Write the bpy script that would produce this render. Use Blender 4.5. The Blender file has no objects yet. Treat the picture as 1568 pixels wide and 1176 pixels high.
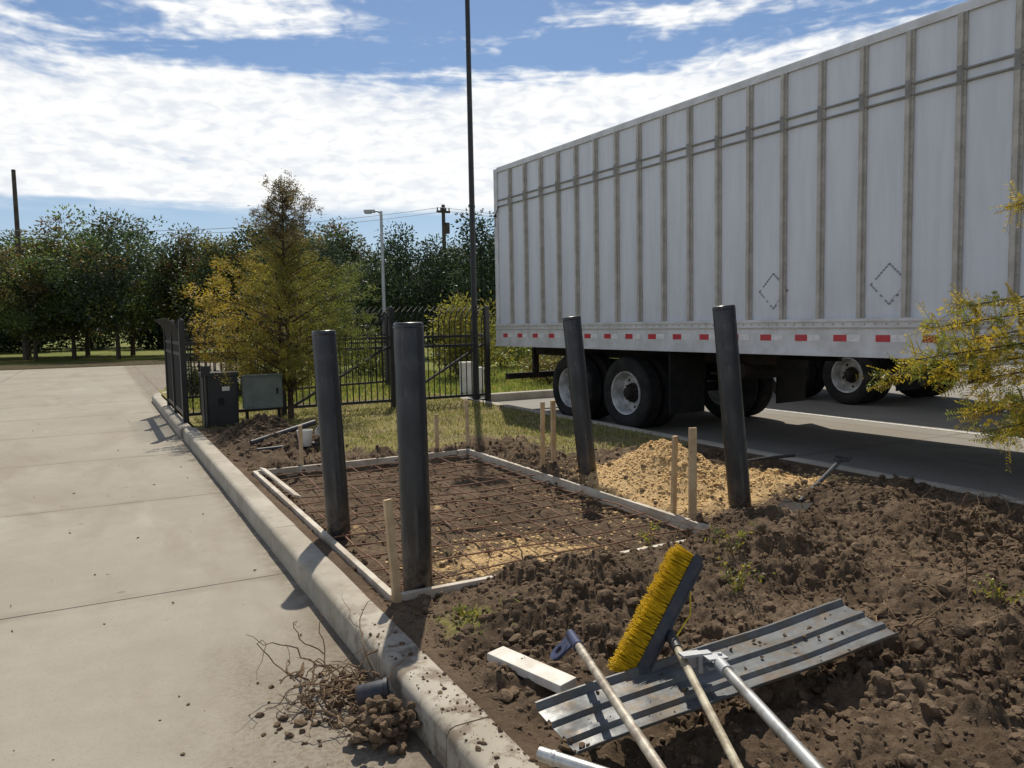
import bpy, math, random
import numpy as np
from mathutils import Vector, Matrix
random.seed(7); rng=np.random.default_rng(7)
R=math.radians
scene=bpy.context.scene
scene.view_settings.view_transform='Standard'; scene.view_settings.look='None'
scene.view_settings.exposure=0
# World frame: +Y runs along the driveway kerb, +X across the planted island.
CA,SA=.885,.4655
def W(X,Y,Z=0.0):   # survey frame (rotated 27.7 deg about the observer) -> site frame
    return Vector((-.96+CA*X+SA*Y,.505-SA*X+CA*Y,Z))
def WV(X,Y,Z=0.0): return Vector((CA*X+SA*Y,-SA*X+CA*Y,Z))

# ---------------------------------------------------------------- helpers
def link(ob,parent=None):
    scene.collection.objects.link(ob)
    if parent is not None: ob.parent=parent
    return ob
def empty(name,loc=(0,0,0),rz=0):
    e=bpy.data.objects.new(name,None); e.location=loc; e.rotation_euler=(0,0,rz); e.empty_display_size=.2
    return link(e)
class MB:
    def __init__(s): s.v=[];s.f=[];s.m=[]
    def add(s,vs,fs,mat=0,M=None):
        o=len(s.v)
        for p in vs:
            p=Vector(p); s.v.append(tuple(M@p) if M is not None else tuple(p))
        for f in fs: s.f.append(tuple(i+o for i in f)); s.m.append(mat)
    def box(s,x0,x1,y0,y1,z0,z1,mat=0,M=None):
        vs=[(x0,y0,z0),(x1,y0,z0),(x1,y1,z0),(x0,y1,z0),(x0,y0,z1),(x1,y0,z1),(x1,y1,z1),(x0,y1,z1)]
        s.add(vs,[(0,3,2,1),(4,5,6,7),(0,1,5,4),(1,2,6,5),(2,3,7,6),(3,0,4,7)],mat,M)
    def cbox(s,c,sz,mat=0,M=None):
        s.box(c[0]-sz[0]/2,c[0]+sz[0]/2,c[1]-sz[1]/2,c[1]+sz[1]/2,c[2]-sz[2]/2,c[2]+sz[2]/2,mat,M)
    def tube(s,pts,rad,sides=8,mat=0,M=None,cap=True):
        pts=[Vector(p) for p in pts]; n=len(pts)
        if not hasattr(rad,'__len__'): rad=[rad]*n
        vs=[];fs=[];up=None
        for i,p in enumerate(pts):
            d=(pts[min(i+1,n-1)]-pts[max(i-1,0)])
            if d.length<1e-9: d=Vector((0,0,1))
            d.normalize()
            if up is None:
                up=Vector((0,0,1)) if abs(d.z)<.9 else Vector((1,0,0))
            a=up-d*up.dot(d)
            if a.length<1e-6: a=d.orthogonal()
            a.normalize(); b=d.cross(a); up=a
            for k in range(sides):
                t=2*math.pi*k/sides
                vs.append(p+(a*math.cos(t)+b*math.sin(t))*rad[i])
        for i in range(n-1):
            for k in range(sides):
                k2=(k+1)%sides
                fs.append((i*sides+k,i*sides+k2,(i+1)*sides+k2,(i+1)*sides+k))
        if cap:
            fs.append(tuple(range(sides))[::-1]); fs.append(tuple((n-1)*sides+k for k in range(sides)))
        s.add(vs,fs,mat,M)
    def lathe(s,prof,sides=32,mat=0,M=None):
        vs=[];fs=[];n=len(prof)
        for r,h in prof:
            for k in range(sides):
                t=2*math.pi*k/sides; vs.append((r*math.cos(t),r*math.sin(t),h))
        for i in range(n-1):
            for k in range(sides):
                k2=(k+1)%sides
                fs.append((i*sides+k,i*sides+k2,(i+1)*sides+k2,(i+1)*sides+k))
        s.add(vs,fs,mat,M)
    def obj(s,name,mats,parent=None,smooth=False,bevel=0,M=None):
        me=bpy.data.meshes.new(name); me.from_pydata(s.v,[],s.f)
        for m in mats: me.materials.append(m)
        me.polygons.foreach_set('material_index',s.m)
        if smooth:
            me.polygons.foreach_set('use_smooth',[True]*len(s.f))
            try: me.set_sharp_from_angle(angle=R(40))
            except Exception: pass
        me.update()
        ob=bpy.data.objects.new(name,me); link(ob,parent)
        if M is not None: ob.matrix_world=M
        if bevel:
            b=ob.modifiers.new('bevel','BEVEL'); b.width=bevel; b.segments=2; b.limit_method='ANGLE'; b.angle_limit=R(40)
        return ob
def mesh_np(name,verts,faces,mats,parent=None,smooth=False,col=None,link_it=True,perface=True):
    me=bpy.data.meshes.new(name)
    n=len(verts);m,k=faces.shape
    me.vertices.add(n); me.vertices.foreach_set('co',np.ascontiguousarray(verts,dtype=np.float32).ravel())
    me.loops.add(m*k); me.loops.foreach_set('vertex_index',np.ascontiguousarray(faces,dtype=np.int32).ravel())
    me.polygons.add(m)
    me.polygons.foreach_set('loop_start',np.arange(0,m*k,k,dtype=np.int32))
    try: me.polygons.foreach_set('loop_total',np.full(m,k,dtype=np.int32))
    except Exception: pass
    me.polygons.foreach_set('use_smooth',np.full(m,smooth,dtype=bool))
    me.update(calc_edges=True)
    if col is not None:
        if perface:
            at=me.color_attributes.new('Col','FLOAT_COLOR','CORNER')
            c=np.ones((m*k,4),dtype=np.float32); c[:,:3]=np.repeat(col,k,axis=0)
        else:
            at=me.color_attributes.new('Col','FLOAT_COLOR','POINT')
            c=np.ones((n,4),dtype=np.float32); c[:,:3]=col
        at.data.foreach_set('color',c.ravel())
    for mt in mats: me.materials.append(mt)
    ob=bpy.data.objects.new(name,me)
    if link_it: link(ob,parent)
    return ob

def hsh(ix,iy,seed):
    h=(ix.astype(np.int64)*374761393+iy.astype(np.int64)*668265263+seed*974634777)&0xffffffff
    h=((h^(h>>13))*1274126177)&0xffffffff
    h=((h^(h>>15))*2246822519)&0xffffffff
    return (h^(h>>16))/4294967295.0
def vn(x,y,seed=0):
    ix=np.floor(x);iy=np.floor(y);fx=x-ix;fy=y-iy
    fx=fx*fx*(3-2*fx);fy=fy*fy*(3-2*fy)
    a=hsh(ix,iy,seed);b=hsh(ix+1,iy,seed);c=hsh(ix,iy+1,seed);d=hsh(ix+1,iy+1,seed)
    return (a*(1-fx)+b*fx)*(1-fy)+(c*(1-fx)+d*fx)*fy
def fbm(x,y,o=4,seed=0):
    s=0;a=.5;t=0
    for i in range(o):
        s=s+a*vn(x,y,seed+i*17);t+=a;a*=.5;x=x*2.03+5.1;y=y*2.03+1.7
    return s/t
def billow(x,y,o=4,seed=0):
    s=0;a=.5;t=0
    for i in range(o):
        xr=x*.8-y*.6;yr=x*.6+y*.8
        s=s+a*np.abs(2*vn(xr,yr,seed+i*13)-1);t+=a;a*=.55;x=xr*2.1+3.3;y=yr*2.1+8.1
    return s/t
def sstep(a,b,x):
    t=np.clip((x-a)/(b-a),0,1); return t*t*(3-2*t)

# ---------------------------------------------------------------- materials
class NT:
    def __init__(s,name):
        s.m=bpy.data.materials.new(name); s.m.use_nodes=True; s.t=s.m.node_tree; s.t.nodes.clear()
        s.out=s.n('ShaderNodeOutputMaterial'); s.b=s.n('ShaderNodeBsdfPrincipled')
        s.l(s.b.outputs[0],s.out.inputs[0]); s.tc=s.n('ShaderNodeTexCoord'); s.co=s.tc.outputs['Object']
    def n(s,ty): return s.t.nodes.new(ty)
    def l(s,a,b): s.t.links.new(a,b)
    def put(s,inp,v):
        if isinstance(v,bpy.types.NodeSocket): s.l(v,inp)
        elif hasattr(v,'__len__') and len(v)==3 and inp.type=='RGBA': inp.default_value=(*v,1)
        else: inp.default_value=v
    def noise(s,scale,detail=4,rough=.55,vec=None,dist=0):
        n=s.n('ShaderNodeTexNoise'); n.inputs['Scale'].default_value=scale; n.inputs['Detail'].default_value=min(detail,5)
        n.inputs['Roughness'].default_value=rough; n.inputs['Distortion'].default_value=dist
        s.l(vec if vec is not None else s.co,n.inputs['Vector']); return n.outputs['Fac']
    def mp(s,sc,vec=None):
        n=s.n('ShaderNodeMapping'); n.inputs['Scale'].default_value=sc; s.l(vec if vec is not None else s.co,n.inputs['Vector']); return n.outputs[0]
    def math(s,op,a,b=0.0,c=None,clamp=False):
        n=s.n('ShaderNodeMath'); n.operation=op; n.use_clamp=clamp; s.put(n.inputs[0],a); s.put(n.inputs[1],b)
        if c is not None: s.put(n.inputs[2],c)
        return n.outputs[0]
    def rng(s,v,a,b,c=0.,d=1.):
        n=s.n('ShaderNodeMapRange'); n.interpolation_type='SMOOTHSTEP'
        s.put(n.inputs[0],v); n.inputs[1].default_value=a;n.inputs[2].default_value=b;n.inputs[3].default_value=c;n.inputs[4].default_value=d
        return n.outputs[0]
    def mix(s,f,a,b,mode='MIX'):
        n=s.n('ShaderNodeMix'); n.data_type='RGBA'; n.blend_type=mode
        s.put(n.inputs[0],f); s.put(n.inputs[6],a); s.put(n.inputs[7],b); return n.outputs[2]
    def bump(s,h,strength=.5,dist=.01,prev=None):
        n=s.n('ShaderNodeBump'); n.inputs['Strength'].default_value=strength; n.inputs['Distance'].default_value=dist
        s.l(h,n.inputs['Height'])
        if prev is not None: s.l(prev,n.inputs['Normal'])
        s.l(n.outputs[0],s.b.inputs['Normal']); return n.outputs[0]
    def xyz(s):
        n=s.n('ShaderNodeSeparateXYZ'); s.l(s.co,n.inputs[0]); return n.outputs
    def fin(s,col,rough=.8,metal=0.,spec=.5):
        s.put(s.b.inputs['Base Color'],col); s.put(s.b.inputs['Roughness'],rough); s.put(s.b.inputs['Metallic'],metal)
        s.b.inputs['Specular IOR Level'].default_value=spec
        return s.m
def simple(name,c1,c2,scale=6,rough=.6,metal=0.,bump=.2,bscale=40,spec=.5,bd=.003):
    t=NT(name); f=t.rng(t.noise(scale,4,.6),.35,.65); c=t.mix(f,c1,c2)
    if bump: t.bump(t.noise(bscale,3,.6),bump,bd)
    return t.fin(c,rough,metal,spec)

def concrete(name,joint_y,py,joint_x,px,base,dark,dirty=False):
    t=NT(name); x,y,z=t.xyz()
    big=t.rng(t.noise(.45,5,.6),.3,.7); mid=t.rng(t.noise(5,5,.65),.3,.75); fine=t.noise(160,2,.7)
    c=t.mix(big,base,dark); c=t.mix(t.math('MULTIPLY',mid,.5),c,tuple(v*.76 for v in base))
    c=t.mix(t.rng(fine,.50,.8,0,.5),c,(.13,.11,.085))
    c=t.mix(t.rng(t.noise(60,3,.7),.52,.72,0,.35),c,(.18,.155,.12))
    def line(v,off,per,w):
        f=t.math('FRACT',t.math('DIVIDE',t.math('SUBTRACT',v,off-per*50),per))
        d=t.math('ABSOLUTE',t.math('SUBTRACT',f,.5))
        return t.rng(d,.5-w/per,.5-w*.4/per)
    j=t.math('MAXIMUM',line(y,joint_y+0*py,py,.011),line(x,joint_x,px,.011))
    h=t.math('MAXIMUM',line(y,joint_y,py,.12),line(x,joint_x,px,.10))
    c=t.mix(t.math('MULTIPLY',h,t.rng(t.noise(3,4),.35,.75,0,.5)),c,(.18,.15,.115))
    c=t.mix(t.math('MULTIPLY',j,.9),c,(.05,.042,.034))
    sp=t.n('ShaderNodeTexVoronoi'); sp.inputs['Scale'].default_value=1.7; t.l(t.co,sp.inputs['Vector'])
    c=t.mix(t.rng(sp.outputs['Distance'],.02,.06,.5,0),c,(.12,.10,.08))
    st=t.noise(.9,5,.7,t.mp((1,.35,1)),.5)
    c=t.mix(t.rng(st,.45,.72,0,.6),c,(.215,.175,.13))
    c=t.mix(t.rng(t.noise(.7,4,.7,t.mp((1.4,.6,1)),.8),.55,.75,0,.35),c,(.40,.375,.325))
    if dirty:
        st=t.noise(1.5,5,.7,t.mp((1,.5,1)),.6)
        near=t.math('MULTIPLY',t.rng(x,-1.35,-.02),t.math('MULTIPLY',t.rng(y,.4,1.6),t.rng(y,3.3,5.6,1,0)))
        f=t.rng(t.math('ADD',t.math('MULTIPLY',near,.6),t.math('MULTIPLY',st,.6)),.48,.88)
        grit=t.rng(t.noise(40,4,.7),.40,.64)
        c=t.mix(t.math('MULTIPLY',f,t.math('ADD',t.math('MULTIPLY',grit,.45),.4)),c,(.13,.094,.062))
        g=t.math('MULTIPLY',t.rng(x,-.18,0.0),t.rng(t.noise(9,4,.7),.3,.6)); c=t.mix(t.math('MULTIPLY',g,.65),c,(.12,.09,.06))
    t.bump(t.math('SUBTRACT',t.math('ADD',t.math('MULTIPLY',fine,.15),t.noise(30,3)),t.math('MULTIPLY',j,2.)),.35,.004)
    return t.fin(c,.88,0,.3)
m_drive=concrete('concrete_drive',3.95-1.35,2.7,-3.6,3.9,(.335,.303,.243),(.28,.25,.198),True)
m_road=concrete('concrete_road',2.0,4.5,8.2,3.6,(.26,.245,.215),(.205,.19,.165))
def curbmat():
    t=NT('curb_concrete'); x,y,z=t.xyz()
    c=t.mix(t.rng(t.noise(2.2,5,.65),.3,.7),(.43,.39,.32),(.31,.275,.215))
    c=t.mix(t.rng(t.noise(14,5,.7),.50,.76,0,.5),c,(.20,.155,.11))
    near=t.math('MULTIPLY',t.rng(y,1.4,2.4),t.rng(y,3.6,4.6,1,0))
    c=t.mix(t.math('MULTIPLY',near,t.rng(t.noise(7,5,.7),.45,.60,0,.7)),c,(.14,.10,.066))
    t.bump(t.noise(70,3,.6),.2,.003)
    return t.fin(c,.88,0,.3)
m_curb=curbmat()
def soilmat():
    t=NT('soil'); at=t.n('ShaderNodeAttribute'); at.attribute_name='Col'
    s=t.n('ShaderNodeSeparateColor'); t.l(at.outputs['Color'],s.inputs[0]); sand,grass,moist=s.outputs
    n1=t.rng(t.noise(3.0,5,.65),.32,.68); n2=t.rng(t.noise(28,5,.7),.35,.7); n3=t.noise(120,3,.7)
    c=t.mix(n1,(.205,.147,.096),(.125,.086,.055)); c=t.mix(t.math('MULTIPLY',n2,.55),c,(.068,.045,.029))
    c=t.mix(t.rng(n3,.53,.8,0,.65),c,(.31,.24,.165))
    c=t.mix(t.math('MULTIPLY',moist,.75),c,(.042,.029,.020))
    sc=t.mix(n2,(.62,.43,.215),(.46,.30,.135)); sc=t.mix(t.rng(n3,.45,.7,0,.6),sc,(.74,.56,.31))
    f=t.rng(t.math('ADD',sand,t.math('MULTIPLY',t.math('SUBTRACT',t.noise(8,5,.75),.5),1.5)),.32,.7)
    c=t.mix(f,c,sc)
    gc=t.mix(t.rng(t.noise(60,3,.7),.35,.65),(.17,.17,.046),(.27,.225,.09)); gc=t.mix(t.rng(t.noise(1.7,4,.65),.45,.62),gc,(.22,.175,.095))
    f=t.rng(t.math('ADD',grass,t.math('MULTIPLY',t.math('SUBTRACT',t.noise(6,5,.7),.5),.9)),.4,.6)
    c=t.mix(f,c,gc)
    b=t.bump(t.noise(60,5,.75),.9,.014); t.bump(t.noise(230,2,.7),.7,.004,b)
    return t.fin(c,.95,0,.1)
m_soil=soilmat()
def clodmat():
    t=NT('soil_clod'); n1=t.rng(t.noise(3.0,4,.65),.32,.68); n2=t.rng(t.noise(34,4,.7),.35,.7)
    c=t.mix(n1,(.21,.15,.098),(.12,.083,.054)); c=t.mix(t.math('MULTIPLY',n2,.55),c,(.066,.045,.029)); c=t.mix(t.rng(t.noise(130,2,.7),.55,.8,0,.6),c,(.30,.23,.16))
    t.bump(t.noise(90,4,.75),.9,.008); return t.fin(c,.95,0,.08)
m_clod=clodmat()
m_chip=simple('sawdust',(.70,.50,.25),(.54,.355,.16),60,.9,0,.4,120,.1)
def grassmat():
    t=NT('grass_ground')
    c=t.mix(t.rng(t.noise(.25,4),.35,.65),(.14,.17,.036),(.22,.215,.065)); c=t.mix(t.rng(t.noise(9,4,.7),.4,.7,0,.6),c,(.08,.10,.025))
    t.bump(t.noise(14,4,.7),1,.06); return t.fin(c,.95,0,.1)
m_grassg=grassmat()
def leafmat(name,tr=.42):
    t=NT(name); t.t.nodes.remove(t.b); at=t.n('ShaderNodeAttribute'); at.attribute_name='Col'
    d=t.n('ShaderNodeBsdfDiffuse'); t.l(at.outputs['Color'],d.inputs[0])
    tl=t.n('ShaderNodeBsdfTranslucent'); t.l(at.outputs['Color'],tl.inputs[0])
    mx=t.n('ShaderNodeMixShader'); mx.inputs[0].default_value=tr; t.l(d.outputs[0],mx.inputs[1]); t.l(tl.outputs[0],mx.inputs[2])
    g=t.n('ShaderNodeBsdfGlossy'); g.inputs['Roughness'].default_value=.45; g.inputs[0].default_value=(.8,.85,.9,1)
    m2=t.n('ShaderNodeMixShader'); m2.inputs[0].default_value=.035; t.l(mx.outputs[0],m2.inputs[1]); t.l(g.outputs[0],m2.inputs[2]); t.l(m2.outputs[0],t.out.inputs[0])
    return t.m
m_leaf=leafmat('foliage'); m_bark=simple('bark',(.10,.075,.055),(.05,.038,.028),8,.9,0,.8,30,.2,.01)
m_root=simple('root_bark',(.24,.16,.095),(.12,.08,.05),12,.9,0,.6,60,.2,.004)
m_wood=simple('stake_wood',(.56,.42,.25),(.44,.31,.175),9,.8,0,.4,60)
m_form=simple('form_board_wood',(.56,.51,.42),(.38,.32,.245),5,.85,0,.4,50)
m_whiteboard=simple('white_painted_wood',(.72,.69,.62),(.55,.50,.42),10,.7,0,.3,50)
m_rust=simple('rusty_rebar',(.26,.135,.075),(.14,.08,.05),30,.85,.1,.5,120)
def bollmat():
    t=NT('black_primer_steel')
    f=t.rng(t.noise(5,5,.7,t.mp((1,1,.35))),.42,.72); c=t.mix(f,(.013,.014,.017),(.036,.033,.034))
    x,y,z=t.xyz(); low=t.rng(z,.0,.5,1,0); c=t.mix(t.math('MULTIPLY',low,t.rng(t.noise(18,5,.7),.38,.62)),c,(.12,.085,.055))
    c=t.mix(t.rng(t.noise(22,5,.7,t.mp((1,1,.4))),.56,.74,0,.7),c,(.085,.068,.058))
    c=t.mix(t.rng(t.noise(11,5,.75,t.mp((2,2,.12))),.58,.7,0,.55),c,(.10,.095,.09))
    t.bump(t.noise(60,3),.15,.002); return t.fin(c,t.rng(t.noise(9,4),.3,.7,.26,.5),.1,.55)
m_boll=bollmat()
m_black=simple('black_iron_paint',(.012,.012,.013),(.02,.02,.02),5,.45,0,0)
m_poleblack=simple('pole_black_paint',(.012,.013,.015),(.02,.02,.022),5,.5,0,0)
m_alu=simple('aluminium_tube',(.55,.55,.53),(.34,.33,.31),14,.38,.7,.15,60)
m_alu2=simple('worn_tube',(.46,.42,.34),(.24,.20,.155),18,.5,.3,.2,60)
m_handle=simple('broom_handle',(.50,.45,.32),(.25,.195,.125),16,.6,.0,.2,60)
def galv():
    t=NT('weathered_sheet'); f=t.rng(t.noise(5,5,.7,t.mp((1,4,1))),.35,.7)
    c=t.mix(f,(.15,.157,.16),(.085,.09,.093)); c=t.mix(t.rng(t.noise(9,5,.7),.46,.64,0,.8),c,(.14,.105,.07))
    c=t.mix(t.rng(t.noise(50,4,.7),.60,.8,0,.5),c,(.30,.30,.29))
    t.bump(t.noise(20,3),.25,.004); return t.fin(c,t.rng(t.noise(12,4),.3,.7,.40,.75),.3,.4)
m_galv=galv()
m_yellow=simple('yellow_bristle',(.74,.50,.015),(.50,.33,.012),30,.55,0,0)
m_dplastic=simple('dark_plastic',(.02,.024,.035),(.05,.045,.045),20,.5,0,.2,50)
m_blue=simple('blue_plastic',(.045,.06,.13),(.03,.035,.07),20,.4,0,.1,50)
m_rubber=simple('tyre_rubber',(.013,.013,.014),(.03,.028,.026),6,.85,0,.4,50,.3)
m_rim=simple('wheel_rim_paint',(.62,.62,.62),(.34,.33,.31),6,.45,.1,.1,40)
m_under=simple('underframe_steel',(.018,.017,.016),(.04,.03,.026),5,.85,.0,.3,30,.2)
m_flap=simple('mud_flap_rubber',(.012,.012,.012),(.022,.02,.018),5,.85,.0,.2,30,.2)
m_red=simple('red_reflective',(.55,.03,.045),(.45,.03,.045),20,.35,0,0)
m_wtape=simple('white_reflective',(.8,.8,.8),(.66,.66,.66),20,.35,0,0)
m_sock=simple('grey_cabinet',(.15,.175,.15),(.11,.13,.11),5,.6,0,.1,30)
def trailmat(name,c1,c2,streak):
    t=NT(name); x,y,z=t.xyz()
    v=t.noise(2.2,5,.65,t.mp((1,3.2,.35))); c=t.mix(t.rng(v,.35,.7),c1,c2)
    c=t.mix(t.rng(t.noise(5,5,.75,t.mp((1,1.6,.25))),.58,.85,0,streak),c,(.42,.39,.35))
    low=t.math('MULTIPLY',t.rng(z,1.4,2.0,1,0),t.rng(t.noise(4,4,.6),.3,.7)); c=t.mix(t.math('MULTIPLY',low,.25),c,(.44,.42,.38))
    t.bump(t.noise(1.6,3,.5),.3,.03); return t.fin(c,.38,0,.45)
m_tpanel=trailmat('trailer_white_paint',(.67,.705,.765),(.59,.62,.68),.35)
m_trib=simple('trailer_post_aluminium',(.50,.475,.43),(.39,.365,.325),7,.55,.05,.2,40)
m_seam=simple('trailer_seam',(.27,.265,.255),(.20,.195,.185),7,.6,.0,.1,40)
m_trail=simple('trailer_rail_aluminium',(.66,.67,.69),(.53,.53,.53),4,.5,.1,.15,20)
m_dark=simple('dark_void',(.01,.01,.01),(.02,.02,.02),4,.9,0,0)
m_white=simple('white_plastic',(.72,.72,.68),(.6,.58,.52),6,.5,0,.1)
m_paint=simple('road_paint',(.55,.54,.50),(.32,.31,.28),14,.7,0,.1)
m_treeshade=simple('painted_tree_shade',(.045,.033,.022),(.085,.07,.03),3,.95,0,.8,20,.1,.03)  # dark tones paint the tree row's shade into the colour
m_silver=simple('galvanised_pole',(.45,.46,.47),(.36,.37,.38),4,.5,.4,.1)
m_upole=simple('utility_pole_wood',(.10,.08,.06),(.06,.048,.036),5,.9,0,.3)

# ---------------------------------------------------------------- world + sun
SUN_AZ=math.atan2(.42,.907); SUN_EL=R(53)
w=bpy.data.worlds.new('World'); scene.world=w; w.use_nodes=True
nt=w.node_tree; nt.nodes.clear()
def wn(t): return nt.nodes.new(t)
def wl(a,b): nt.links.new(a,b)
def wput(i,v):
    if isinstance(v,bpy.types.NodeSocket): wl(v,i)
    elif hasattr(v,'__len__') and len(v)==3 and i.type=='RGBA': i.default_value=(*v,1)
    else: i.default_value=v
def wm(op,a,b=0.,clamp=False):
    n=wn('ShaderNodeMath'); n.operation=op; n.use_clamp=clamp; wput(n.inputs[0],a); wput(n.inputs[1],b); return n.outputs[0]
def wr(v,a,b,c=0.,d=1.):
    n=wn('ShaderNodeMapRange'); n.interpolation_type='SMOOTHSTEP'; wput(n.inputs[0],v)
    for i,q in zip((1,2,3,4),(a,b,c,d)): n.inputs[i].default_value=q
    return n.outputs[0]
def wmix(f,a,b,mode='MIX'):
    n=wn('ShaderNodeMix'); n.data_type='RGBA'; n.blend_type=mode; wput(n.inputs[0],f); wput(n.inputs[6],a); wput(n.inputs[7],b); return n.outputs[2]
def wnoise(scale,det,rough,msc,dist=0,loc=(0,0,0),rot=(0,0,0)):
    mp=wn('ShaderNodeMapping'); mp.inputs['Scale'].default_value=msc; mp.inputs['Location'].default_value=loc; mp.inputs['Rotation'].default_value=rot
    wl(tcw.outputs['Generated'],mp.inputs[0])
    n=wn('ShaderNodeTexNoise'); n.inputs['Scale'].default_value=scale; n.inputs['Detail'].default_value=det; n.inputs['Roughness'].default_value=rough; n.inputs['Distortion'].default_value=dist
    wl(mp.outputs[0],n.inputs['Vector']); return n.outputs['Fac']
tcw=wn('ShaderNodeTexCoord'); sx=wn('ShaderNodeSeparateXYZ'); wl(tcw.outputs['Generated'],sx.inputs[0]); el=sx.outputs[2]
sky=wn('ShaderNodeTexSky'); sky.sky_type='NISHITA'; sky.sun_disc=False; sky.sun_elevation=SUN_EL; sky.sun_rotation=SUN_AZ
sky.air_density=1.0; sky.dust_density=.4; sky.ozone_density=1.8
RT=(0,.06,0)
big=wnoise(2.2,2,.5,(1,1,5.0),.3,(3.1,.7,.2),RT); mid=wnoise(4.6,4,.58,(1,1,6.5),.6,(1,2,0),RT); fine=wnoise(40,3,.5,(1,1,2.6),.35)
base=wr(el,.128,.160); top=wr(el,.255,.315,0,-.92)
cov=wm('ADD',wm('ADD',base,top),.0)
cov=wm('ADD',cov,wm('MULTIPLY',wm('SUBTRACT',big,.5),1.5))
cov=wm('ADD',cov,wm('MULTIPLY',wm('SUBTRACT',mid,.5),2.6))
cov=wm('ADD',cov,wm('MULTIPLY',wm('SUBTRACT',fine,.5),wr(el,.2,.33,.25,.9)))
cl=wm('MULTIPLY',wr(cov,.0,.75),wr(el,.125,.15))
shade=wr(wm('ADD',wm('MULTIPLY',fine,.6),wm('MULTIPLY',mid,.4)),.34,.60)
ccol=wmix(shade,(9.7,10.1,10.7),(12.4,12.4,12.2))
dsky=wmix(.6,sky.outputs[0],(.62,.80,1.0),'MULTIPLY')
haze=wmix(wr(el,.0,.24,.60,.03),dsky,(7.2,8.6,10.2))
col=wmix(wm('MULTIPLY',cl,.97),haze,ccol)
bg=wn('ShaderNodeBackground'); bg.inputs[1].default_value=.085; wl(col,bg.inputs[0])
wo=wn('ShaderNodeOutputWorld'); wl(bg.outputs[0],wo.inputs[0])
sd=Vector((math.sin(SUN_AZ)*math.cos(SUN_EL),math.cos(SUN_AZ)*math.cos(SUN_EL),math.sin(SUN_EL)))
sl=bpy.data.lights.new('sun','SUN'); sl.energy=4.9; sl.angle=R(.53); sl.color=(1,.93,.81)
so=bpy.data.objects.new('sun',sl); so.rotation_euler=sd.to_track_quat('Z','Y').to_euler(); so.location=(0,0,30); link(so)

# ---------------------------------------------------------------- camera
cam=bpy.data.cameras.new('camera'); co=bpy.data.objects.new('camera',cam); link(co)
cam.sensor_width=36; cam.lens=27.55; cam.clip_end=3000; cam.clip_start=.05
co.matrix_world=Matrix.Translation((-.96,.505,1.5))@Matrix.Rotation(-math.atan2(SA,CA),4,'Z')@Matrix.Rotation(R(85.5),4,'X')@Matrix.Rotation(R(-1.1),4,'Z')
scene.camera=co

# ---------------------------------------------------------------- ground sheets
mb=MB(); mb.add([(-700,-700,-.03),(700,-700,-.03),(700,900,-.03),(-700,900,-.03)],[(0,1,2,3)]); mb.obj('ground',[m_grassg])
mb=MB()
mb.add([(-40,-12,0),(.02,-12,0),(.02,37,0),(-40,37,0)],[(0,1,2,3)])
mb.add([(.02,19.6,0),(4,22,0),(4,37,0),(.02,37,0)],[(0,1,2,3)])
mb.obj('concrete_driveway',[m_drive])
mb=MB(); mb.add([(-42,37.02,.02),(6,37.02,.02),(6,41.5,.03),(-42,43.5,.03)],[(0,1,2,3)]); mb.obj('painted_shade_strip',[m_treeshade])  # dark sheet painted as the tree row's shadow beyond the drive
mb=MB(); mb.add([(4.98,-12,0),(34,-12,0),(34,13.82,0),(4.98,13.82,0)],[(0,1,2,3)]); mb.obj('concrete_road',[m_road])
mb=MB(); mb.add([(8.62,-12,.004),(8.73,-12,.004),(8.73,13.2,.004),(8.62,13.2,.004)],[(0,1,2,3)]); mb.obj('painted_line',[m_paint])

def curb_run(name,pts,wid=.17,h=.15,side=1):
    mb=MB(); n=len(pts); prof=[(-.004,-.05),(0.,h-.03),(.012,h-.008),(.032,h),(wid-.02,h),(wid-.004,h-.008),(wid,h-.02),(wid,-.05)]
    vs=[];k=len(prof)
    for i,p in enumerate(pts):
        p=Vector(p); d=(Vector(pts[min(i+1,n-1)])-Vector(pts[max(i-1,0)])).normalized(); nr=Vector((d.y,-d.x))*side
        j=rng.normal(0,.0015)
        for a,z in prof: q=p+nr*(a+j); vs.append((q.x,q.y,z))
    fs=[]
    for i in range(n-1):
        for a in range(k-1): fs.append((i*k+a,(i+1)*k+a,(i+1)*k+a+1,i*k+a+1))
    fs.append(tuple(range(k))); fs.append(tuple((n-1)*k+a for a in range(k))[::-1])
    mb.add(vs,fs); return mb
def segline(a,b,step=.25):
    a=Vector(a);b=Vector(b);n=max(2,int((b-a).length/step)); return [tuple(a+(b-a)*i/n) for i in range(n+1)]
allc=MB()
ys=[-6,-3.2,-.2,2.85,5.85,8.85,11.95]
for a,b in zip(ys[:-1],ys[1:]):
    m=curb_run('c',segline((0,a+.004),(0,b-.004))); allc.add(m.v,m.f)
m=curb_run('c',segline((-.03,12.1),(-.03,18.3))+[(.05,18.9),(.3,19.4),(.75,19.75),(1.5,19.9),(5,20)],h=.13); allc.add(m.v,m.f)
allc.obj('curb',[m_curb],smooth=True)
allc=MB()
ys=[-6,-2,1,4,7,10,13]
for a,b in zip(ys[:-1],ys[1:]):
    m=curb_run('c',segline((4.98,a+.004),(4.98,b-.004)),side=-1); allc.add(m.v,m.f)
m=curb_run('c',segline((4.98,13.01),(4.98,13.45))+[(5.02,13.65),(5.12,13.77),(5.3,13.82)]+segline((5.6,13.82),(34,13.82),1),side=-1); allc.add(m.v,m.f)
allc.obj('curb',[m_curb],smooth=True)

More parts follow.
